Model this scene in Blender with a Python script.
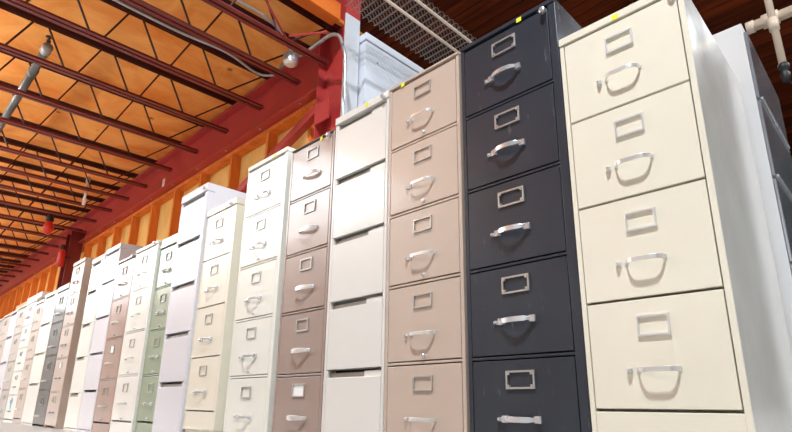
import bpy, bmesh, math, random
from mathutils import Vector, Matrix
random.seed(7)
for o in list(bpy.data.objects): bpy.data.objects.remove(o)
S = bpy.context.scene
C = S.collection
PI = math.pi
R = math.radians

# ------------------------------------------------------------------ camera
H0 = 0.252                                    # camera height above the floor
yaw, pit, rol, F, cx, cy = 0.734372347, 0.276781526, -0.00651405912, 519.90527, 432.580355, 248.713214
f0 = Vector((-math.sin(yaw)*math.cos(pit), math.cos(yaw)*math.cos(pit), math.sin(pit)))
r0 = Vector((math.cos(yaw), math.sin(yaw), 0)); u0 = r0.cross(f0)
rr = math.cos(rol)*r0+math.sin(rol)*u0; uu = -math.sin(rol)*r0+math.cos(rol)*u0
cam = bpy.data.cameras.new('camera'); co = bpy.data.objects.new('camera', cam); C.objects.link(co)
co.matrix_world = Matrix(((rr.x, uu.x, -f0.x, 0), (rr.y, uu.y, -f0.y, 0), (rr.z, uu.z, -f0.z, H0), (0, 0, 0, 1)))
cam.sensor_width = 36; cam.lens = F/792*36; cam.shift_x = -(cx-396)/792; cam.shift_y = (cy-216)/792
cam.clip_start = .02; cam.clip_end = 100
S.camera = co

# ------------------------------------------------------------------ world, exposure
w = bpy.data.worlds.new('world'); S.world = w; w.use_nodes = True
w.node_tree.nodes['Background'].inputs[0].default_value = (.9, .95, 1, 1)
w.node_tree.nodes['Background'].inputs[1].default_value = 0.3
S.view_settings.view_transform = 'Standard'; S.view_settings.look = 'None'
S.view_settings.gamma = 1; S.view_settings.use_curve_mapping = False
S.view_settings.exposure = -0.07

# high-bay lamps of the tall bay, plus an added side fill: (x, y, z, watts)
HIGHBAY_AND_FILL = [(0.05, -0.75, 5.3, 430), (4.4, 2.6, 5.3, 380), (2.3, 7.2, 5.3, 160), (-2.0, 6.5, 5.3, 80)]
PANEL_GLOW = 6.5                               # radiance of the added, unseen roof panels
REAR_FILL_W = 20
# added unseen uplighters over the aisle, brightening the deck: (x, y, z)
FILL_UPLIGHTS = [(-5.38, -1.35, 2.05), (-8.0, -1.35, 2.05), (-10.5, -1.35, 2.05), (-13.1, -1.35, 2.05)]
FILL_UPLIGHT_W = 120

def add_light(name, kind, loc, energy, size=.2, color=(1, 1, 1), rot=(0, 0, 0), sy=None, spread=None):
    l = bpy.data.lights.new(name, kind); l.energy = energy; l.color = color
    if kind == 'AREA':
        l.shape = 'DISK' if sy is None else 'RECTANGLE'; l.size = size
        if sy: l.size_y = sy
        if spread: l.spread = spread
    else: l.shadow_soft_size = size
    o = bpy.data.objects.new(name, l); C.objects.link(o); o.location = loc; o.rotation_euler = rot
    return o
for x, y, z, e in HIGHBAY_AND_FILL:
    add_light('high_bay_light', 'AREA', (x, y, z-.02), e, 1.3 if x > 4 else .26, (.90, .955, 1))  # the broad lamp is the fill added for the right-hand cabinet sides
for q in FILL_UPLIGHTS:
    add_light('uplight', 'AREA', (q[0], q[1], q[2]+.03), FILL_UPLIGHT_W, 1.1, (1, .93, .84), (PI, 0, 0), .12)
# added fill behind the camera, just inside the added glowing panes
add_light('window_daylight', 'AREA', (-1.0, -8.7, 3.2), REAR_FILL_W, 12, (.93, .96, 1), (R(90), 0, PI), 2.2)

# ------------------------------------------------------------------ materials
def srgb(c):
    return tuple((v/255/12.92 if v/255 <= .04045 else ((v/255+.055)/1.055)**2.4) for v in c)
_m = {}
def nt(name):
    m = bpy.data.materials.new(name); m.use_nodes = True
    n = m.node_tree; b = n.nodes['Principled BSDF']; return m, n, b
def L(n, a, b): n.links.new(a, b)
def painted(name, c, rough=.38, vary=.05, scuff=0, metal=0, bump=.02, spec=.5, coat=0):
    if name in _m: return _m[name]
    m, n, b = nt(name); col = srgb(c)
    tc = n.nodes.new('ShaderNodeTexCoord')
    no = n.nodes.new('ShaderNodeTexNoise'); no.inputs['Scale'].default_value = 5; no.inputs['Detail'].default_value = 5
    L(n, tc.outputs['Object'], no.inputs['Vector'])
    mx = n.nodes.new('ShaderNodeMix'); mx.data_type = 'RGBA'
    mx.inputs[6].default_value = (*[v*(1-vary*1.6) for v in col], 1); mx.inputs[7].default_value = (*[min(1, v*(1+vary)) for v in col], 1)
    L(n, no.outputs['Fac'], mx.inputs[0]); out = mx.outputs[2]
    if scuff:
        mp = n.nodes.new('ShaderNodeMapping'); mp.inputs['Scale'].default_value = (26, 26, 5); mp.inputs['Rotation'].default_value = (.3, .5, .2)
        L(n, tc.outputs['Object'], mp.inputs[0])
        n2 = n.nodes.new('ShaderNodeTexNoise'); n2.inputs['Scale'].default_value = 1.6; n2.inputs['Detail'].default_value = 8; n2.inputs['Roughness'].default_value = .7
        L(n, mp.outputs[0], n2.inputs['Vector'])
        rp = n.nodes.new('ShaderNodeValToRGB'); rp.color_ramp.elements[0].position = .63; rp.color_ramp.elements[1].position = .74
        L(n, n2.outputs['Fac'], rp.inputs[0])
        ma = n.nodes.new('ShaderNodeMath'); ma.operation = 'MULTIPLY'; ma.inputs[1].default_value = scuff; L(n, rp.outputs[0], ma.inputs[0])
        m2 = n.nodes.new('ShaderNodeMix'); m2.data_type = 'RGBA'; L(n, ma.outputs[0], m2.inputs[0]); L(n, out, m2.inputs[6])
        lum = sum(col)/3
        m2.inputs[7].default_value = (.62, .62, .64, 1) if lum < .3 else (.45, .4, .34, 1)
        out = m2.outputs[2]
    L(n, out, b.inputs['Base Color'])
    r2 = n.nodes.new('ShaderNodeMapRange'); r2.inputs[3].default_value = max(.03, rough-.07); r2.inputs[4].default_value = rough+.09
    L(n, no.outputs['Fac'], r2.inputs[0]); L(n, r2.outputs[0], b.inputs['Roughness'])
    b.inputs['Metallic'].default_value = metal; b.inputs['Specular IOR Level'].default_value = spec
    b.inputs['Coat Weight'].default_value = coat; b.inputs['Coat Roughness'].default_value = .12
    if bump:
        n3 = n.nodes.new('ShaderNodeTexNoise'); n3.inputs['Scale'].default_value = 7; L(n, tc.outputs['Object'], n3.inputs['Vector'])
        bp = n.nodes.new('ShaderNodeBump'); bp.inputs['Strength'].default_value = bump*4; bp.inputs['Distance'].default_value = .02
        L(n, n3.outputs['Fac'], bp.inputs['Height']); L(n, bp.outputs[0], b.inputs['Normal'])
    _m[name] = m; return m
def wood(name, c1, c2, scale=(1, 12, 12), rough=.65, knots=0, planks=None):
    if name in _m: return _m[name]
    m, n, b = nt(name)
    tc = n.nodes.new('ShaderNodeTexCoord'); mp = n.nodes.new('ShaderNodeMapping'); mp.inputs['Scale'].default_value = scale
    L(n, tc.outputs['Object'], mp.inputs[0])
    no = n.nodes.new('ShaderNodeTexNoise'); no.inputs['Scale'].default_value = 1.2; no.inputs['Detail'].default_value = 7; no.inputs['Roughness'].default_value = .62; no.inputs['Distortion'].default_value = 1.1
    L(n, mp.outputs[0], no.inputs['Vector'])
    rp = n.nodes.new('ShaderNodeValToRGB'); rp.color_ramp.elements[0].position = .3; rp.color_ramp.elements[1].position = .72
    rp.color_ramp.elements[0].color = (*srgb(c1), 1); rp.color_ramp.elements[1].color = (*srgb(c2), 1)
    L(n, no.outputs['Fac'], rp.inputs[0]); out = rp.outputs[0]
    if knots:
        vo = n.nodes.new('ShaderNodeTexVoronoi'); vo.inputs['Scale'].default_value = knots; L(n, tc.outputs['Object'], vo.inputs['Vector'])
        r2 = n.nodes.new('ShaderNodeValToRGB'); r2.color_ramp.elements[0].position = .03; r2.color_ramp.elements[1].position = .075
        r2.color_ramp.elements[0].color = (.35, .25, .2, 1); r2.color_ramp.elements[1].color = (1, 1, 1, 1)
        L(n, vo.outputs['Distance'], r2.inputs[0])
        mx = n.nodes.new('ShaderNodeMix'); mx.data_type = 'RGBA'; mx.blend_type = 'MULTIPLY'; mx.inputs[0].default_value = 1
        L(n, out, mx.inputs[6]); L(n, r2.outputs[0], mx.inputs[7]); out = mx.outputs[2]
    if planks:                                  # boards that run along x, `planks` metres wide
        sp = n.nodes.new('ShaderNodeSeparateXYZ'); L(n, tc.outputs['Object'], sp.inputs[0])
        dv = n.nodes.new('ShaderNodeMath'); dv.operation = 'DIVIDE'; dv.inputs[1].default_value = planks; L(n, sp.outputs[1], dv.inputs[0])
        fr = n.nodes.new('ShaderNodeMath'); fr.operation = 'FRACT'; L(n, dv.outputs[0], fr.inputs[0])
        fl = n.nodes.new('ShaderNodeMath'); fl.operation = 'FLOOR'; L(n, dv.outputs[0], fl.inputs[0])
        wn = n.nodes.new('ShaderNodeTexWhiteNoise'); wn.noise_dimensions = '1D'; L(n, fl.outputs[0], wn.inputs['W'])
        mr = n.nodes.new('ShaderNodeMapRange'); mr.inputs[3].default_value = .55; mr.inputs[4].default_value = 1.25; L(n, wn.outputs['Value'], mr.inputs[0])
        gt = n.nodes.new('ShaderNodeMath'); gt.operation = 'GREATER_THAN'; gt.inputs[1].default_value = .05; L(n, fr.outputs[0], gt.inputs[0])
        mu = n.nodes.new('ShaderNodeMath'); mu.operation = 'MULTIPLY'; L(n, mr.outputs[0], mu.inputs[0]); L(n, gt.outputs[0], mu.inputs[1])
        vm = n.nodes.new('ShaderNodeVectorMath'); vm.operation = 'SCALE'; L(n, out, vm.inputs[0]); L(n, mu.outputs[0], vm.inputs['Scale']); out = vm.outputs[0]
    L(n, out, b.inputs['Base Color']); b.inputs['Roughness'].default_value = rough; b.inputs['Specular IOR Level'].default_value = .25
    _m[name] = m; return m
def glow(name, c, s):
    m, n, b = nt(name); b.inputs['Base Color'].default_value = (*c, 1)
    b.inputs['Emission Color'].default_value = (*c, 1); b.inputs['Emission Strength'].default_value = s; _m[name] = m; return m

STEEL_RED = painted('red oxide painted steel', (186, 60, 58), .42, .18, 0, 0, .01)
SHADED_ROD = painted('dark red steel rod', (66, 22, 22), .45, .12)  # web bars darkened, backlit shade put into the colour
JOIST = painted('maroon joist paint', (124, 42, 40), .40, .15)
SHADED_CHORD = painted('dark maroon primer', (74, 24, 22), .5, .15)  # shade on the joist top chords put into the colour
DECK = wood('orange plywood deck', (232, 132, 50), (255, 190, 108), (2.6, 1.6, 2), .6, knots=2.3)
PLY = wood('pale plywood sheathing', (240, 180, 90), (252, 220, 140), (3, 3, 1), .6)
STUD = wood('orange framing lumber', (216, 104, 34), (244, 150, 70), (6, 6, 1.2), .65)
PLANK = wood('dark red brown plank', (76, 28, 9), (158, 68, 26), (.6, 9, 9), .7, planks=.2)
GLULAM = wood('bright orange timber', (206, 92, 30), (230, 126, 50), (5, 1, 5), .55)
CHROME = painted('chrome', (226, 227, 230), .24, .02, 0, .7, 0)
BRIGHT = painted('bright aluminium', (236, 236, 234), .36, .02, 0, .75, 0)
DULL = painted('dull aluminium', (196, 196, 192), .4, .03, 0, .8, 0)
DARKMETAL = painted('dark worn metal', (70, 66, 62), .45, .1, 0, .4, 0)
GALV = painted('galvanised steel', (186, 188, 190), .35, .06, 0, .6, .01)
PIPEGREY = painted('grey pipe paint', (120, 122, 124), .32, .06, 0, .5, 0)
PIPECREAM = painted('cream pipe paint', (226, 206, 184), .45, .1, .5, 0, .01)
VOID = painted('dark unpainted cabinet interior', (44, 40, 36), .8, .1, 0, 0, 0)
CHAN = painted('taupe pull channel', (150, 140, 126), .5, .05, 0, 0, 0)
CARD = painted('white card', (246, 246, 244), .8, .01, 0, 0, 0)
YELLOW = painted('yellow sticker', (236, 232, 40), .6, .01, 0, 0, 0)
CYAN = painted('cyan tape', (70, 190, 236), .6, .02, 0, 0, 0)
CONCRETE = painted('sealed pale concrete', (158, 156, 152), .42, .08, 0, 0, .02)
WALLP = painted('off white wall paint', (206, 202, 196), .8, .05, 0, 0, .02)
ENCL = painted('pale blue white enamel', (220, 226, 236), .42, .03, 0, 0, .01)
COLGREY = painted('light grey column paint', (206, 210, 216), .45, .03, 0, 0, .01)
BOXC = painted('cardboard', (206, 172, 138), .85, .06, 0, 0, .01)
BOXW = painted('white cardboard', (244, 240, 232), .8, .03, 0, 0, .01)
REDPL = painted('bright red enamel', (206, 42, 34), .35, .08, 0, 0, 0)
BLACK = painted('black plastic', (28, 28, 28), .5, .05, 0, 0, 0)

# ------------------------------------------------------------------ mesh helpers
def BM(): return bmesh.new()
def bx(bm, x0, x1, y0, y1, z0, z1):
    vs = [bm.verts.new(p) for p in ((x0, y0, z0), (x1, y0, z0), (x1, y1, z0), (x0, y1, z0), (x0, y0, z1), (x1, y0, z1), (x1, y1, z1), (x0, y1, z1))]
    for f in ((0, 3, 2, 1), (4, 5, 6, 7), (0, 1, 5, 4), (1, 2, 6, 5), (2, 3, 7, 6), (3, 0, 4, 7)): bm.faces.new([vs[i] for i in f])
    return bm
def sweep(bm, pts, prof, up=Vector((0, 0, 1)), closed=False):
    """sweep a closed 2-D profile (side, up) along points"""
    pts = [Vector(p) for p in pts]; rings = []
    for i, p in enumerate(pts):
        a = pts[max(0, i-1)]; c = pts[min(len(pts)-1, i+1)]
        t = (c-a).normalized(); u = up - t*up.dot(t)
        if u.length < 1e-4: u = Vector((1, 0, 0)) - t*t.x
        u.normalize(); s = t.cross(u)
        k = 1.0
        if 0 < i < len(pts)-1:
            d = (pts[i]-pts[i-1]).normalized().dot((pts[i+1]-pts[i]).normalized()); k = 1/max(.6, math.sqrt((1+d)/2))
        pr_ = prof(i/(len(pts)-1)) if callable(prof) else prof
        rings.append([bm.verts.new(p+s*q[0]*k+u*q[1]) for q in pr_])
    n = len(rings[0])
    for a, b in zip(rings, rings[1:]):
        for j in range(n): bm.faces.new((a[j], a[(j+1) % n], b[(j+1) % n], b[j]))
    bm.faces.new(rings[0][::-1]); bm.faces.new(rings[-1])
    return bm
def circ(r, n=10): return [(r*math.cos(2*PI*i/n), r*math.sin(2*PI*i/n)) for i in range(n)]
def rect(w, h): return [(-w/2, -h/2), (w/2, -h/2), (w/2, h/2), (-w/2, h/2)]
def tube(bm, pts, r, n=10): return sweep(bm, pts, circ(r, n))
def lathe(bm, prof, n=24, axis='z', o=(0, 0, 0), cap=True):
    o = Vector(o); rings = []
    for r, h in prof:
        ring = []
        for i in range(n):
            a = 2*PI*i/n; p = (r*math.cos(a), r*math.sin(a), h)
            if axis == 'y': p = (p[0], p[2], p[1])
            if axis == 'x': p = (p[2], p[0], p[1])
            ring.append(bm.verts.new(o+Vector(p)))
        rings.append(ring)
    for a, b in zip(rings, rings[1:]):
        for j in range(n): bm.faces.new((a[j], a[(j+1) % n], b[(j+1) % n], b[j]))
    if cap: bm.faces.new(rings[0][::-1]); bm.faces.new(rings[-1])
    return bm
def obj(name, bm, m, parent=None, bevel=0, smooth=False, loc=None, label=None):
    bmesh.ops.recalc_face_normals(bm, faces=bm.faces)
    me = bpy.data.meshes.new(name); bm.to_mesh(me); bm.free(); me.materials.append(m)
    o = bpy.data.objects.new(name, me); C.objects.link(o)
    if parent: o.parent = parent
    if loc: o.location = loc
    if smooth:
        for p in me.polygons: p.use_smooth = True
    if bevel:
        b = o.modifiers.new('bevel', 'BEVEL'); b.width = bevel; b.segments = 2; b.limit_method = 'ANGLE'
    if label: o['label'] = label
    return o
def tag(o, label, cat, group=None, kind=None):
    if label: o['label'] = label
    if cat: o['category'] = cat
    if group: o['group'] = group
    if kind: o['kind'] = kind
    return o
def struct(name, bm, m, **k):
    o = obj(name, bm, m, **k); o['kind'] = 'structure'; return o
def thing(name, label, cat, loc=(0, 0, 0), group=None, rz=0):
    o = bpy.data.objects.new(name, None); C.objects.link(o); o.location = loc; o.rotation_euler = (0, 0, rz); o.empty_display_size = .1
    return tag(o, label, cat, group)
def copy_tree(o, parent=None):
    c = o.copy(); C.objects.link(c); c.parent = parent
    for ch in [q for q in bpy.data.objects if q.parent == o]: copy_tree(ch, c)
    return c

# ------------------------------------------------------------------ structure
YW = 2.105; GB = 2.552
DZ = 3.03                                    # underside of the low plywood deck
struct('floor', bx(BM(), -20, 8, -9, 14, -.1, 0), CONCRETE)
struct('ceiling', bx(BM(), -20, -2.78, -.30, YW+.155, DZ, DZ+.03), DECK)
struct('ceiling', bx(BM(), -20, -2.78, -9, -2.4, DZ, DZ+.03), DECK)
struct('ceiling', bx(BM(), -4.6, -2.78, -2.4, -.30, DZ, DZ+.03), DECK)
PANEL = glow('daylit translucent roof panel', (.88, .945, 1), PANEL_GLOW)
for k in range(6):                              # added unseen glowing panels, placed by their reflection in the cabinet fronts
    x1_ = -4.6-k*2.55
    fr = BM(); bx(fr, x1_-2.55, x1_, -2.4, -2.34, DZ-.03, DZ+.05); bx(fr, x1_-2.55, x1_, -.36, -.30, DZ-.03, DZ+.05)
    bx(fr, x1_-.04, x1_, -2.34, -.36, DZ-.03, DZ+.05); bx(fr, x1_-2.55, x1_-2.51, -2.34, -.36, DZ-.03, DZ+.05)
    wo = struct('window_%d' % (k+5), fr, WALLP)
    obj('pane', bx(BM(), x1_-2.51, x1_-.04, -2.34, -.36, DZ+.0, DZ+.01), PANEL, wo)
struct('ceiling', bx(BM(), -20, 8, -9, 14, 5.62, 5.72), PLANK)
struct('wall_left', bx(BM(), -20.1, -20, -9, 14, 0, 5.7), WALLP)
struct('wall_right', bx(BM(), 8, 8.1, -9, 14, 0, 5.7), WALLP)
struct('wall_far', bx(BM(), -20, 8, 14, 14.1, 0, 5.7), PLANK)
struct('trim_1', bx(BM(), -2.84, -2.79, -9, 1.9, DZ+.035, 5.62), PLANK)
# unseen opposite wall, with glowing panes added for fill
wb = BM(); bx(wb, -20, 8, -9.1, -9, 0, 2.0); bx(wb, -20, 8, -9.1, -9, 4.4, 5.7)
for a, b_ in ((-20, -7.2), (5.2, 8)): bx(wb, a, b_, -9.1, -9, 2.0, 4.4)
struct('wall_opposite', wb, WALLP)
PANE = glow('daylit pane', (.92, .96, 1), 1.2)
for k in range(4):
    x0 = -7.2+k*3.1
    fr = BM()
    bx(fr, x0, x0+3.1, -9.06, -8.98, 2.0, 2.08); bx(fr, x0, x0+3.1, -9.06, -8.98, 4.32, 4.4)
    for q in (0, 1.02, 2.04, 3.02): bx(fr, x0+q, x0+q+.08, -9.06, -8.98, 2.08, 4.32)
    wo = struct('window_%d' % (k+1), fr, WALLP)
    obj('pane', bx(BM(), x0+.05, x0+3.05, -9.03, -9.02, 2.05, 4.35), PANE, wo)
# stud wall behind the cabinets
YW = 2.105; GB = 2.552
struct('wall_back', bx(BM(), -20, -2.9, YW+.092, YW+.107, 0, DZ-.002), PLY)
tp = BM(); bx(tp, -20, -2.9, YW, YW+.092, GB-.042, GB-.002)
struct('trim_2', tp, STUD)
stud0 = tag(obj('wall_stud', bx(BM(), -.019, .019, 0, .092, 0, GB-.042), STUD, loc=(-3.21, YW, 0)), 'orange lumber stud of the plywood wall above the filing cabinets', 'wall stud', 'studs of the plywood wall')
xs = [-3.21-.65*k for k in range(1, 25)]
for x in xs:
    c = stud0.copy(); C.objects.link(c); c.location = (x, YW, 0)

# girder: wide-flange beam along the wall
g = thing('steel_girder', 'long red steel girder running above the plywood stud wall', 'steel beam', (-2.8, YW, GB))
gm = BM(); bx(gm, -17.2, -.2, -.005, .015, .014, .412)
obj('web', gm, STEEL_RED, g)
gm = BM(); bx(gm, -17.2, -.2, -.085, .09, 0, .014); obj('bottom_flange', gm, STEEL_RED, g, bevel=.002)
gm = BM(); bx(gm, -17.2, -.2, -.085, .09, .412, .428); obj('top_flange', gm, STEEL_RED, g, bevel=.002)
for k in range(26):
    lathe_b = lathe(BM(), [(.0, -.008), (.010, -.006), (.010, .0)], 8)
    obj('bolt', lathe_b, GALV, g, loc=(-.5-.62*k, -.045, -.001))
tag(obj('paper_tag', bx(BM(), -.035, .035, -.001, .001, -.08, .08), CARD, loc=(-6.17, YW-.0075, 2.672)), 'small white paper tag stuck on the web of the red girder', 'tag')

# bar joists
ZB = 2.672; JX = [-2.87, -3.24, -3.80, -4.42, -5.05, -5.70, -6.40, -7.0, -7.63, -8.28, -8.92, -9.55, -10.2, -10.85, -11.5, -12.15, -12.8, -13.45, -14.1, -14.75]
def make_joist():
    t = thing('bar_joist', '', 'roof joist', (0, 0, ZB), 'open-web joists under the plywood deck')
    b = BM()
    for s in (-1, 1):
        bx(b, s*.010-.002, s*.010+.002, -.31, 2.0, 0, .034)
        bx(b, min(s*.010, s*.040), max(s*.010, s*.040), -.31, 2.0, 0, .004)
    obj('bottom_chord', b, JOIST, t)
    b = BM(); zt = DZ-ZB
    for s in (-1, 1):
        bx(b, s*.010-.002, s*.010+.002, -.31, 2.09, zt-.048, zt-.001)
        bx(b, min(s*.010, s*.044), max(s*.010, s*.052), -.31, 2.09, zt-.006, zt-.001)
    obj('top_chord', b, SHADED_CHORD, t)
    p = []; y = 2.02; up = True; pts = [(0, 2.0, zt-.02)]
    yb = 1.62
    while yb > -.1:
        pts += [(0, yb+.045, .018), (0, yb-.035, .018), (0, yb-.035-.16, zt-.02), (0, yb-.035-.23, zt-.02)]; yb -= .452
    tube(p_ := BM(), pts, .0075, 6)
    obj('web_bar', p_, SHADED_ROD, t)
    return t
ORD = ['first', 'second', 'third', 'fourth', 'fifth', 'sixth', 'seventh', 'eighth', 'ninth', 'tenth', 'eleventh', 'twelfth', 'thirteenth', 'fourteenth', 'fifteenth', 'sixteenth', 'seventeenth', 'eighteenth', 'nineteenth', 'twentieth']
j0 = make_joist()
for i, x in enumerate(JX):
    j = j0 if i == 0 else copy_tree(j0)
    j.location = (x, 0, ZB); j['label'] = 'red open-web steel joist, %s from the grey and red column' % ORD[i]

# columns
c = thing('steel_column', 'red steel column with pale grey lower half beside the cream shelf cabinet', 'column', (-2.79, 2.02, 0))
b = BM(); bx(b, .115, .128, -.02, .115, 0, 3.03); obj('painted_flange', b, COLGREY, c, bevel=.001, label='pale grey painted lower flange')
b = BM(); bx(b, .115, .128, -.02, .115, 3.03, 5.6); obj('upper_flange', b, STEEL_RED, c)
b = BM(); bx(b, -.20, -.187, -.02, .10, 0, 5.6); bx(b, -.187, .115, .052, .064, 0, 5.6)
obj('web', b, STEEL_RED, c)
b = BM(); bx(b, -.19, -.02, -.03, -.018, 2.2, 2.36); obj('gusset_plate', b, STEEL_RED, c)
c2 = thing('steel_column', 'dark red steel column far along the row behind the tan cabinet', 'column', (-9.28, 1.92, 0))
b = BM(); bx(b, -.13, -.117, 0, .17, 0, DZ-.31); bx(b, .117, .13, 0, .17, 0, DZ-.31); bx(b, -.117, .117, .08, .09, 0, DZ-.31); obj('shaft', b, JOIST, c2)
b = BM(); bx(b, -.2, .2, -.06, .17, DZ-.31, DZ-.29); obj('cap_plate', b, STEEL_RED, c2)

# diagonal brace in front of the studs
b = BM(); A = Vector((-2.97, 2.055, 2.40)); B = Vector((-4.15, 2.055, 2.02))
sweep(b, [A, B], [(-.03, -.035), (.03, -.035), (.03, -.027), (-.022, -.027), (-.022, .035), (-.03, .035)])
tag(obj('diagonal_brace', b, STEEL_RED), 'red steel angle brace sloping down leftwards from the column over the studs', 'brace')

# bright timber at the deck edge and trimmer
tag(obj('timber_beam', bx(BM(), -2.78, -2.68, -2.0, 1.96, 2.95, 3.09), GLULAM), 'bright orange timber beam under the deck edge beside the red column', 'timber beam')
for p0, p1, lab in (((-2.62, 1.32, 2.70), (-2.86, 1.64, 2.69), 'thin red steel rod slanting down to the first joist'), ((-2.83, 1.64, 2.70), (-2.61, 1.80, 2.71), 'thin red steel rod slanting up towards the red column')):
    tag(obj('bracing_rod', tube(BM(), [p0, p1], .008, 8), STEEL_RED), lab, 'steel rod')

# pale metal enclosure behind the cabinets
e = thing('metal_enclosure', 'tall pale blue-white metal enclosure beside the column under the wire mesh', 'enclosure', (-2.87, 2.148, 0))
obj('body', bx(BM(), 0, .27, 0, 1.9, 0, 2.835), ENCL, e, bevel=.003)
obj('top_rim', bx(BM(), -.01, .282, -.01, 1.91, 2.84, 2.90), ENCL, e, bevel=.004)
for y, z in ((.12, 2.70), (.16, 2.2), (.65, 2.7)):
    obj('bolt', lathe(BM(), [(.009, 0), (.009, .004), (.003, .007)], 10, 'x'), DULL, e, loc=(.27, y, z))

# wire mesh deck
ms = thing('wire_mesh_deck', 'overhead wire mesh deck with two long pale rails behind the tan cabinet', 'wire mesh', (-2.225, 2.9, 2.90))
b = BM()
for k in range(38):
    y = -1.04+k*.055
    tube(b, [(-.275, y, .0), (.19, y, 0)], .0032, 5)
for k in range(17):
    x = -.262+k*.0275
    tube(b, [(x+(.010 if q % 2 else 0), -1.04+q*.0275, (.016 if q % 2 else -.004)) for q in range(0, 75)], .0019, 4)
obj('mesh', b, painted('worn wire', (150, 148, 144), .35, .1, 0, .8, 0), ms)['kind'] = 'stuff'
for x in (0, .15):
    obj('rail', tube(BM(), [(x, -1.4, -.014), (x, 1.02, -.014)], .011, 10), PIPECREAM, ms, smooth=True)
for y in (): obj('hanger', tube(BM(), [(.09, y, 0), (.09, y, 2.7)], .006, 6), DULL, ms)

# planks bay joists
for k, x in enumerate((-1.6, .2, 2.0, 3.8)):
    tag(obj('roof_purlin', bx(BM(), -.06, .06, 2.2, 13.9, 5.34, 5.618), STEEL_RED, loc=(x, 0, 0)), 'dark red purlin under the plank ceiling behind the cabinets', 'roof beam', 'purlins under the plank ceiling')

# sprinkler pipes
t = thing('sprinkler_main', 'cream sprinkler pipe crossing under the plank ceiling at top right', 'pipe', (0, 3.52, 2.548))
obj('pipe', tube(BM(), [(-.36, 0, 0), (4, 0, 0)], .034, 16), PIPECREAM, t, smooth=True)
obj('coupling', tube(BM(), [(-.31, 0, 0), (-.22, 0, 0)], .046, 16), PIPECREAM, t, smooth=True)
obj('end_cap', tube(BM(), [(-.40, 0, 0), (-.355, 0, 0)], .040, 14), PIPECREAM, t, smooth=True)
t = thing('pipe_drop', 'thin cream vertical pipe drop with a black fitting at its end', 'pipe', (-.245, 3.42, 2.14))
obj('pipe', tube(BM(), [(-.0, 0, 0), (-.03, 0, 3.4)], .021, 14), PIPECREAM, t, smooth=True)
obj('coupling', tube(BM(), [(-.003, 0, .26), (-.004, 0, .34)], .029, 14), PIPECREAM, t, smooth=True)
b = lathe(BM(), [(.006, -.11), (.022, -.10), (.026, -.05), (.017, -.03), (.030, -.02), (.030, .01), (.022, .02)], 14)
tube(b, [(0, 0, -.09), (.03, -.02, -.14), (.05, -.02, -.10), (.055, -.01, -.05)], .006, 8)
obj('fitting', b, BLACK, t, smooth=True)

# grey pipe with upright sprinkler
t = thing('sprinkler_branch', 'shiny grey pipe threading through the open joists at upper left', 'pipe', (-5.0, .56, 2.852))
obj('pipe', tube(BM(), [(.52, 0, 0), (-9, 0, 0)], .030, 16), PIPEGREY, t, smooth=True)
obj('coupling', tube(BM(), [(.02, 0, 0), (.10, 0, 0)], .036, 16), PIPEGREY, t, smooth=True)
obj('coupling', tube(BM(), [(.44, 0, 0), (.53, 0, 0)], .036, 16), GALV, t, smooth=True)
b = lathe(BM(), [(.012, 0), (.012, .035), (.016, .04), (.016, .05), (.008, .055), (.008, .075), (.024, .078), (.026, .082), (.004, .084)], 14)
obj('sprinkler_head', b, DARKMETAL, t, loc=(.50, 0, .022), label='small dark upright sprinkler head')

# cable along the second joist, into a junction box
def arc(pts, n=8):
    out = []
    P = [Vector(p) for p in pts]; P = [P[0]]+P+[P[-1]]
    for i in range(1, len(P)-2):
        for k in range(n):
            t_ = k/n; a, b_, c_, d = P[i-1], P[i], P[i+1], P[i+2]
            out.append(.5*((2*b_)+(-a+c_)*t_+(2*a-5*b_+4*c_-d)*t_*t_+(-a+3*b_-3*c_+d)*t_**3))
    out.append(P[-2]); return out
tag(obj('electrical_cable', tube(BM(), arc([(-3.42, -1.5, 2.80), (-3.43, .4, 2.775), (-3.44, .72, 2.77), (-3.44, 1.12, 2.765), (-3.37, 1.45, 2.735), (-3.42, 1.72, 2.72), (-3.36, 1.82, 2.72), (-3.27, 1.86, 2.73)]), .010, 10), GALV, smooth=True), 'grey cable sagging along the joist towards the round junction box', 'cable')
t = thing('ceiling_lampholder', 'round white lampholder box hung between the joists near the girder', 'lampholder', (-3.04, 1.79, 2.66))
obj('box', lathe(BM(), [(.050, 0), (.056, .006), (.056, .062), (.048, .072), (.02, .075)], 24), GALV, t, smooth=False, bevel=.002)
obj('cover', lathe(BM(), [(.012, -.018), (.036, -.016), (.050, -.004), (.052, .004)], 24), BRIGHT, t, smooth=True)
obj('nipple', lathe(BM(), [(.012, .072), (.012, .11), (.018, .112), (.018, .125)], 12), BRIGHT, t)
t = thing('electrical_conduit', 'grey conduit arching from the lampholder over to the column and down', 'conduit', (0, 0, 0))
obj('tube', tube(BM(), arc([(-3.27, 1.83, 2.735), (-3.12, 1.81, 2.72), (-2.99, 1.86, 2.752), (-2.80, 1.87, 2.76), (-2.66, 1.87, 2.752), (-2.56, 1.87, 2.69), (-2.515, 1.87, 2.59), (-2.475, 1.87, 2.44), (-2.47, 1.87, 2.0), (-2.47, 1.90, 1.62)]), .0125, 12), GALV, t, smooth=True)
obj('strap', bx(BM(), -2.500, -2.440, 1.885, 1.895, 2.02, 2.045), DULL, t)
tag(obj('electrical_conduit', tube(BM(), arc([(-2.93, -1.5, 2.84), (-2.93, 1.2, 2.84), (-2.93, 1.5, 2.83), (-2.965, 1.68, 2.80), (-3.03, 1.76, 2.775)]), .010, 10), GALV, smooth=True), 'thin pale conduit running under the deck to the lampholder', 'conduit')

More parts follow.
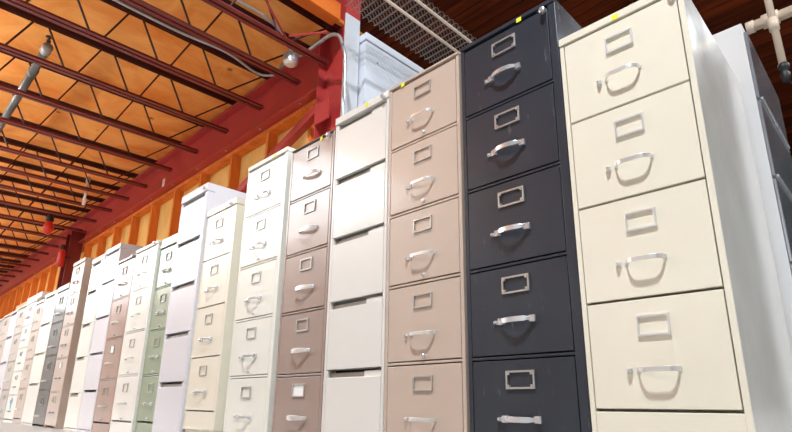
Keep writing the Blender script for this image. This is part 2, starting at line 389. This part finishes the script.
# hook, bells and extinguisher shapes near the far column
def hook(x, y, z, s, lab):
    pts = [(0, 0, .13*s), (0, 0, .03*s)]+[(.028*s*math.sin(a), 0, -.0*s-.028*s*math.cos(a)+.0) for a in [R(q) for q in (200, 160, 120, 80, 40, 0, -40, -80)]][::-1]
    pts = [(0, 0, .16*s), (0, 0, .04*s), (-.02*s, 0, .02*s), (-.03*s, 0, -.01*s), (-.018*s, 0, -.036*s), (.008*s, 0, -.04*s), (.028*s, 0, -.02*s), (.03*s, 0, .0)]
    t = thing('hanging_hook', lab, 'hook', (x, y, z))
    obj('hanger_wire', tube(BM(), [(0, 0, .19*s), (0, 0, DZ-z)], .003, 6), DULL, t)
    obj('hook', tube(BM(), arc(pts, 4), .009*s, 8), BRIGHT, t, smooth=True)
    obj('swivel', lathe(BM(), [(.012*s, .14*s), (.016*s, .15*s), (.016*s, .19*s), (.008*s, .20*s)], 10), DULL, t)
    return t
hook(-7.08, 1.55, 2.575, 1.5, 'white metal hook hanging under the joists before the girder')
hook(-10.5, 1.2, 2.55, 1.3, 'small white metal hook hanging far back under the left joists')
t = thing('alarm_bell', 'round red bell with black cap hanging under the far joists', 'bell', (-8.3, 1.47, 2.475))
obj('bell', lathe(BM(), [(.01, -.10), (.035, -.09), (.058, -.04), (.062, 0), (.05, .05), (.03, .08), (.02, .09)], 20), REDPL, t, smooth=True)
obj('cap', lathe(BM(), [(.02, .08), (.045, .09), (.045, .13), (.03, .17), (.01, .19)], 16), BLACK, t)
t = thing('fire_extinguisher', 'small red bottle with dark head hung on the far red column', 'fire extinguisher', (-9.17, 1.85, 2.31))
obj('bottle', lathe(BM(), [(.02, -.16), (.045, -.15), (.05, -.13), (.05, .04), (.035, .09), (.02, .11)], 20), REDPL, t, smooth=True)
obj('head', lathe(BM(), [(.02, .10), (.035, .115), (.035, .16), (.015, .18)], 14), BLACK, t)
obj('wall_bracket', bx(BM(), -.02, .02, .045, .16, -.02, .0), BLACK, t)

# ------------------------------------------------------------------ lamps
def highbay(x, y, z, k=1):
    t = thing('high_bay_lamp', 'high-bay lamp under the plank ceiling', 'lamp', (x, y, z), 'high-bay lamps')
    obj('reflector', lathe(BM(), [(k*r_, h_) for r_, h_ in ((.24, -.10), (.22, 0), (.15, .12), (.10, .2), (.10, .22), (.0, .22), (.0, .19), (.09, .19), (.14, .11), (.21, 0), (.232, -.10))], 24, cap=False), BRIGHT, t, smooth=True)
    obj('stem', tube(BM(), [(0, 0, .22), (0, 0, 5.62-z)], .012, 8), DULL, t)
for x, y, z, e_ in HIGHBAY_AND_FILL: highbay(x, y, z+.02, 3.4 if x > 4 else 1)  # the oversized fixture holds the added side fill

def fill_uplighter(x, y, z):
    t = thing('uplighter', 'linear uplighter hung over the aisle', 'lamp', (x, y, z), 'linear uplighters over the aisle')
    b = BM(); bx(b, -.6, .6, -.08, .08, -.02, 0); bx(b, -.6, .6, -.085, -.075, -.02, .05); bx(b, -.6, .6, .075, .085, -.02, .05)
    obj('trough', b, WALLP, t)
    for s_ in (-.5, .5):
        obj('hanger', tube(BM(), [(s_, .09, 0), (s_, .09, DZ+.0-z)], .003, 6), DULL, t)
for q in FILL_UPLIGHTS: fill_uplighter(*q)

# ------------------------------------------------------------------ filing cabinets
GRP = 'filing cabinets in the long row'
def ribbon_path(w, out, r=.3, n=6):
    """bar pull seen from above: foot, bend, straight, bend, foot (x, y)"""
    pts = []
    q = .030
    for k in range(n+1):
        a = k/n*PI/2; pts.append((-w/2+q*(1-math.cos(a)), -out*math.sin(a)))
    for k in range(n+1):
        a = (1-k/n)*PI/2; pts.append((w/2-q*(1-math.cos(a)), -out*math.sin(a)))
    return pts
def handle(kind, w, drawer, x, z, out=.027, hh=.0125):
    mat = {'strap': BRIGHT, 'bow': CHROME, 'bar': BRIGHT, 'pin': CHROME, 'dark': DULL, 'cup': BRIGHT}[kind]
    b = BM()
    if kind in ('strap', 'bar'):
        sweep(b, [(x+p, q, z) for p, q in ribbon_path(w, out)], rect(.0035, hh))
        for s in (-1, 1): bx(b, x+s*w/2-.005, x+s*w/2+.005, -.003, 0, z-hh/2, z+hh/2)
    elif kind in ('bow', 'pin'):
        n = 16; k_ = 1 if kind == 'bow' else .8
        pts = [(x-w/2+w*i/n, -out*(math.sin(PI*i/n)**.45)-.001, z) for i in range(n+1)]
        sweep(b, pts, lambda t_: rect(.005, (.016 if .15 < t_ < .85 else .012)*k_))
        for s in (-1, 1): bx(b, x+s*w/2-.011, x+s*w/2+.009, -.010, 0, z-.010, z+.010)
    elif kind == 'cup':
        n = 14
        pts = [(x-w/2+w*i/n, -out*math.sin(PI*i/n)**.5-.001, z) for i in range(n+1)]
        sweep(b, pts, lambda t_: rect(.004, .013+.009*math.sin(PI*t_)))
    elif kind == 'dark':
        bx(b, x-w/2, x+w/2, -out, -out+.004, z-hh/2, z+hh/2)
        for s in (-1, 1): bx(b, x+s*(w/2-.008)-.006, x+s*(w/2-.008)+.006, -out, 0, z-hh/2, z+hh/2)
    return obj('handle', b, mat, drawer, bevel=.0008)
def holder(drawer, x, z, w, h, mat, card=None, frame=.006, chamfer=False):
    b = BM(); t = .006
    bx(b, x-w/2, x+w/2, -t, 0, z+h/2-frame, z+h/2); bx(b, x-w/2, x+w/2, -t, 0, z-h/2, z-h/2+frame)
    bx(b, x-w/2, x-w/2+frame, -t, 0, z-h/2+frame, z+h/2-frame); bx(b, x+w/2-frame, x+w/2, -t, 0, z-h/2+frame, z+h/2-frame)
    if chamfer:
        for sx in (-1, 1):
            for sz in (-1, 1): bx(b, x+sx*(w/2-.010)-.004, x+sx*(w/2-.010)+.004, -t-.0015, 0, z+sz*(h/2-.009)-.004, z+sz*(h/2-.009)+.004)
    o = obj('label_holder', b, mat, drawer, bevel=.0007)
    if card: obj('label_card', bx(BM(), x-w/2+.004, x+w/2-.004, -.0015, -.0002, z-h/2+.004, z+h/2-.004), CARD, drawer, label='white paper label card')
    return o
def cabinet(label, x0, x1, top, base_z, bounds, mat, y=1.35, depth=.67, stile=.014, stile_r=None, header=.03, style='handle',
            hk='strap', hw=.11, hz=.10, hcx=None, lw=.08, lh=.052, lz=None, latch='left', lock=None, stickers=(), cards=(), keyholes=(), rail=True,
            hmat=None, lmat=None, chamfer=False, slot=(.02, .95), slot_h=.032, plate_w=.0, side_mat=None, name='filing_cabinet', drawer_mats=None, plate=True):
    """bounds: heights of drawer edges from top drawer's top edge down to the bottom drawer's bottom edge"""
    sr = stile if stile_r is None else stile_r
    header = top-bounds[0]-.001
    w = x1-x0; t = thing(name, label, 'filing cabinet', (x0, y, 0), GRP)
    b = BM(); T = .05
    bx(b, 0, w, T, depth, base_z, top)                                   # carcass
    bx(b, 0, stile, 0, T, base_z, top-header); bx(b, w-sr, w, 0, T, base_z, top-header)
    bx(b, 0, w, -.004, T, top-header+.003, top)                           # header
    if bounds[-1]-base_z > .012: bx(b, stile, w-sr, .002, T, base_z, bounds[-1]-.004)
    if rail and style == 'handle':
        for z in bounds[1:-1]: bx(b, stile, w-sr, .001, T, z-.004, z+.004)
    obj('cabinet_body', b, mat, t, bevel=.0015)
    if side_mat: obj('side_panel', bx(BM(), w-.0005, w+.0015, .002, depth-.004, base_z+.004, top-.004), side_mat, t, label='scuffed glossy side panel')
    if base_z > .03:
        obj('plinth', bx(BM(), .01, w-.01, .012, depth-.01, 0, base_z), mat, t)
    lz_ = lz
    for i in range(len(bounds)-1):
        zt, zb = bounds[i], bounds[i+1]; pitch = zt-zb
        dm = mat if not drawer_mats else drawer_mats[i]
        b = BM(); a0, a1 = stile+.003, w-sr-.003; g_ = .0015 if style == 'slot' else (.0085 if rail else .0035)
        if style == 'handle':
            bx(b, a0, a1, 0, .018, zb+g_, zt-g_)
            d = obj('drawer', b, dm, t, bevel=.0015)
            xc = (a0+a1)/2 if hcx is None else hcx
            holder(d, xc, zb+(lz or pitch*.73), lw, lh, lmat or DULL, ('in' if i in cards else None), chamfer=chamfer)
            handle(hk, hw, d, xc, zb+hz)
            if latch == 'left':
                bl = BM(); xl = xc-hw/2-.022
                bx(bl, xl-.008, xl+.007, -.004, 0, zb+hz-.008, zb+hz+.005)
                vs = [bl.verts.new(p) for p in ((xl-.008, -.0041, zb+hz-.008), (xl+.007, -.0041, zb+hz-.008), (xl+.007, -.0041, zb+hz+.005), (xl-.008, -.0041, zb+hz+.005), (xl+.003, -.014, zb+hz-.004), (xl-.003, -.014, zb+hz-.004), (xl-.003, -.014, zb+hz+.002), (xl+.003, -.014, zb+hz+.002))]
                for f in ((0, 1, 4, 5), (1, 2, 7, 4), (2, 3, 6, 7), (3, 0, 5, 6), (5, 4, 7, 6)): bl.faces.new([vs[k_] for k_ in f])
                obj('thumb_latch', bl, hmat or CHROME, d, bevel=.001)
            if i in keyholes:
                obj('key_lock', lathe(BM(), [(.007, 0), (.007, -.007), (.005, -.009), (.005, -.012)], 12, 'y'), CHROME, d, loc=(xc+.005, 0, zb+.024))
        else:
            s0, s1 = a0+(a1-a0)*slot[0], a0+(a1-a0)*slot[1]
            zs = zt-g_-slot_h
            bx(b, a0, a1, 0, .018, zb+g_, zs)
            if s1 < a1-.006: bx(b, s1, a1, 0, .018, zs, zt-g_)
            if s0 > a0+.006: bx(b, a0, s0, 0, .018, zs, zt-g_)
            d = obj('drawer', b, dm, t, bevel=.0015)
            obj('pull_recess', bx(BM(), s0, s1, .044, .049, zs-.01, zt-g_), VOID, d, label='dark recessed finger pull')  # dark plate at the back of the pull slot
            if plate: obj('pull_lip', bx(BM(), s0+.004, s1-.002, .014, .018, zs, zs+slot_h*.62), CHAN, d, label='taupe lip inside the pull slot')
            if plate_w: obj('label_plate', bx(BM(), s1-(s1-s0)*plate_w, s1-.002, .008, .014, zs, zt-g_-.008), mat, d)
    if lock:
        lx, lz2 = lock
        obj('lock', lathe(BM(), [(.011, -.004), (.011, -.018), (.007, -.020), (.007, -.022)], 14, 'y'), CHROME, t, loc=(lx*w, 0, lz2), label='chrome key lock')
    for sx in stickers:
        obj('sticker', bx(BM(), sx*w-.010, sx*w+.010, -.0052, -.004, top-.024, top-.008), YELLOW, t, label='small yellow sticker')
    return t

def M(name, c, rough=.38, vary=.05, scuff=0, metal=0, bump=.008, coat=.5):
    return painted(name, c, rough, vary, scuff, metal, bump, coat=coat)
CREAM = M('cream enamel', (236, 229, 210), .30, .02, .06)
CSIDE = M('scuffed cream side enamel', (228, 225, 218), .20, .06, .35, 0, .03)
BSIDE = M('scuffed black side enamel', (66, 70, 78), .24, .2, 1.0, 0, .03)
CHAR = M('worn charcoal enamel', (48, 53, 62), .34, .12, .30, coat=0)
TAN = M('pinkish tan enamel', (196, 176, 161), .36, .03, coat=.25)
WHT = M('warm white enamel', (226, 223, 217), .36, .02)
BRN = M('dusty brown enamel', (162, 141, 131), .34, .03)
IVG = M('greenish ivory enamel', (236, 236, 226), .34, .02)
IVY = M('yellowish ivory enamel', (236, 230, 212), .36, .02)
LIL = M('cool white enamel', (222, 221, 228), .34, .02)
GRN = M('sage green enamel', (150, 163, 136), .36, .04)
WHI = M('clean white enamel', (238, 236, 228), .34, .02)
BR2 = M('cocoa enamel', (168, 140, 126), .34, .03)
TN5 = M('beige enamel', (198, 180, 168), .34, .03)
DKB = M('dark umber enamel', (76, 69, 68), .32, .08)
GRY = M('grey beige enamel', (190, 180, 172), .36, .03)
SIDE = M('scuffed light grey enamel', (206, 205, 206), .22, .04)
SILV = M('dark silver enamel', (168, 171, 178), .18, .08, 0, .6)

def ladder(top, pitch, n): return [top-pitch*i for i in range(n+1)]
def rungs(bottom, pitch, n): return [bottom+pitch*(n-i) for i in range(n+1)]

cabinet('large cream four-drawer filing cabinet standing nearest on the right', -.659, -.283, 1.362, .0, rungs(.215, .2795, 4), CREAM,
        hk='strap', hw=.099, hz=.098, hcx=.190, lw=.082, lh=.054, lz=.207, lmat=BRIGHT, side_mat=CSIDE, lock=(.93, 1.345), stickers=(.50,), rail=False)
cabinet('scuffed charcoal black five-drawer filing cabinet beside the cream one', -1.067, -.664, 1.537, .0, rungs(.076, .2885, 5), CHAR,
        hk='bow', hw=.112, hz=.110, hcx=.196, side_mat=BSIDE, lw=.100, lh=.054, lz=.222, lock=(.90, 1.50), stickers=(.66,), stile=.016, stile_r=.026, chamfer=True)
cabinet('pinkish tan five-drawer filing cabinet left of the black one', -1.463, -1.078, 1.533, .0, rungs(.077, .2885, 5), TAN,
        hk='strap', hw=.112, hz=.100, hcx=.196, lw=.092, lh=.052, lz=.219, stickers=(.22,), keyholes=(0, 1, 2, 3))
cabinet('warm white five-drawer cabinet with dark full-width pull slots', -1.836, -1.468, 1.535, .0, [1.496, 1.216, .931, .643, .359, .07], WHT,
        style='slot', slot=(.02, .985), slot_h=.030, plate_w=.30, header=.035, lock=(.93, 1.510), stickers=(.62,))
cabinet('dusty brown five-drawer filing cabinet left of the slotted white cabinet', -2.205, -1.842, 1.487, .0, rungs(.062, .2835, 5), BRN,
        hk='cup', hw=.135, hz=.105, hcx=.195, lw=.090, lh=.056, lz=.219, cards=(4,), lock=(.90, 1.465), stickers=(.72,), latch=None)
cabinet('greenish ivory five-drawer filing cabinet with wide right stile', -2.655, -2.245, 1.535, .0, rungs(.062, .289, 5), IVG,
        hk='pin', hw=.118, hz=.10, lw=.088, lh=.056, lz=.215, stickers=(.70,), stile_r=.03, keyholes=(1, 2, 3))
cabinet('yellowish ivory four-drawer filing cabinet with a closed base panel', -3.135, -2.757, 1.385, .085, rungs(.183, .290, 4), IVY,
        hk='pin', hw=.110, hz=.10, lw=.085, lh=.056, lz=.215, lock=(.84, 1.360), stile_r=.024, rail=False)
cabinet('tall cool white five-drawer cabinet with black pull slots', -3.526, -3.14, 1.585, .0, [1.528, 1.240, .948, .640, .345, .05], LIL, y=1.335,
        style='slot', slot=(.03, .95), slot_h=.027, lock=(.90, 1.556), header=.055)
cabinet('sage green four-drawer filing cabinet half hidden by the tall white one', -3.893, -3.53, 1.352, .0, rungs(.102, .2955, 4), GRN, y=1.366,
        hk='pin', hw=.105, hz=.115, lw=.085, lh=.058, lz=.215, keyholes=(0, 1, 2, 3), stile=.02)
cabinet('clean white four-drawer filing cabinet between green and cocoa ones', -4.325, -3.90, 1.358, .0, rungs(.098, .3085, 4), WHI,
        hk='bar', hw=.12, hz=.12, lw=.085, lh=.060, lz=.225, keyholes=(0, 1, 2, 3), lock=(.90, 1.345), stile_r=.03)
cabinet('cocoa brown four-drawer filing cabinet with bulging bar handles', -4.718, -4.335, 1.338, .0, rungs(.078, .310, 4), BR2,
        hk='bar', hw=.12, hz=.12, lw=.085, lh=.062, lz=.225, cards=(2,), keyholes=(0, 1, 2, 3), lock=(.93, 1.325))
cabinet('right one of the two white slotted cabinets beside the cocoa one', -5.095, -4.728, 1.508, .0, [1.462, 1.203, .905, .611, .318, .02], LIL, style='slot', slot=(.05, .96), slot_h=.016, plate=False)
cabinet('left one of the two white slotted cabinets beside the cocoa one', -5.46, -5.102, 1.487, .0, [1.440, 1.180, .885, .598, .298, .02], WHI, style='slot', slot=(.05, .72), slot_h=.028)
cabinet('beige five-drawer filing cabinet with its dark right side exposed', -6.10, -5.71, 1.565, .0, rungs(.012, .303, 5), TN5,
        hk='pin', hw=.12, hz=.12, lw=.09, lh=.060, lz=.235, cards=(3,), keyholes=(0, 1, 2))
cabinet('dark umber four-drawer filing cabinet next to the beige one', -6.54, -6.11, 1.375, .0, rungs(.01, .327, 4), DKB,
        hk='strap', hw=.17, hz=.085, lw=.095, lh=.072, lz=.225, latch=None)
cabinet('white slotted four-drawer cabinet left of the dark umber one', -7.04, -6.55, 1.365, .0, [1.330, 1.028, .718, .407, .02], WHI, style='slot', slot=(.05, .85), slot_h=.022)
cabinet('beige four-drawer filing cabinet between two white ones at far left', -7.43, -7.05, 1.325, .0, rungs(.05, .312, 4), TN5,
        hk='bar', hw=.12, hz=.10, lw=.085, lh=.062, lz=.225, latch=None)
cw = cabinet('narrow white filing cabinet with cyan tape at far left', -7.91, -7.44, 1.39, .0, rungs(.03, .265, 5), WHI,
        hk='dark', hw=.13, hz=.09, lw=.08, lh=.05, lz=.195, latch=None)
obj('tape_strip', bx(BM(), .20, .255, -.0015, .001, .145, .27), CYAN, cw, label='bright cyan tape strip')
cabinet('grey beige filing cabinet at far left under the white carton', -8.36, -7.92, 1.375, .0, rungs(.03, .330, 4), GRY,
        hk='strap', hw=.15, hz=.10, lw=.09, lh=.06, lz=.24, latch=None)
cabinet('slotted pale grey cabinet at the far left end', -8.80, -8.37, 1.36, .0, [1.33, 1.03, .708, .39, .02], LIL, style='slot', slot=(.05, .85), slot_h=.030)
cabinet('beige filing cabinet at the far left edge under the cardboard box', -9.25, -8.81, 1.36, .0, rungs(.03, .325, 4), TN5, depth=.52,
        hk='bar', hw=.13, hz=.10, lw=.09, lh=.06, lz=.24, latch=None)
cabinet('pale grey filing cabinet last in sight at the left edge', -9.75, -9.26, 1.34, .0, rungs(.03, .32, 4), GRY, depth=.52,
        hk='bar', hw=.13, hz=.10, lw=.09, lh=.06, lz=.24, latch=None)
# boxes on top of the far cabinets
def carton(name, x0, x1, y0, y1, z0, z1, m, lab):
    t = thing(name, lab, 'box', (x0, y0, z0))
    obj('box_body', bx(BM(), 0, x1-x0, 0, y1-y0, 0, z1-z0), m, t, bevel=.003)
    b = BM(); bx(b, -.002, (x1-x0)+.002, -.002, (y1-y0)/2-.004, z1-z0, z1-z0+.004); bx(b, -.002, (x1-x0)+.002, (y1-y0)/2+.004, y1-y0+.002, z1-z0, z1-z0+.004)
    obj('flap', b, m, t)
carton('cardboard_box', -9.2, -8.5, 1.45, 1.85, 1.361, 1.50, BOXC, 'brown cardboard box lying on top of the far left cabinets')
carton('white_box', -8.02, -7.30, 1.36, 1.80, 1.391, 1.445, BOXW, 'flat white carton on top of the narrow white cabinet')

# grey lateral cabinet facing right, behind the cream one
t = thing('lateral_cabinet', 'light grey lateral cabinet with silver drawers behind the cream cabinet', 'filing cabinet', (-.696, 2.032, 0))
obj('cabinet_body', bx(BM(), 0, .452, 0, .65, .0, 1.612), SIDE, t, bevel=.002)
zs = [1.585, 1.29, .98, .67, .36, .05]
for i in range(5):
    d = obj('drawer', bx(BM(), .4525, .462, .012, .638, zs[i+1]+.007, zs[i]-.007), SILV, t, bevel=.002)
    obj('pull', bx(BM(), .4625, .468, .05, .60, zs[i+1]+.012, zs[i+1]+.022), CHROME, d)
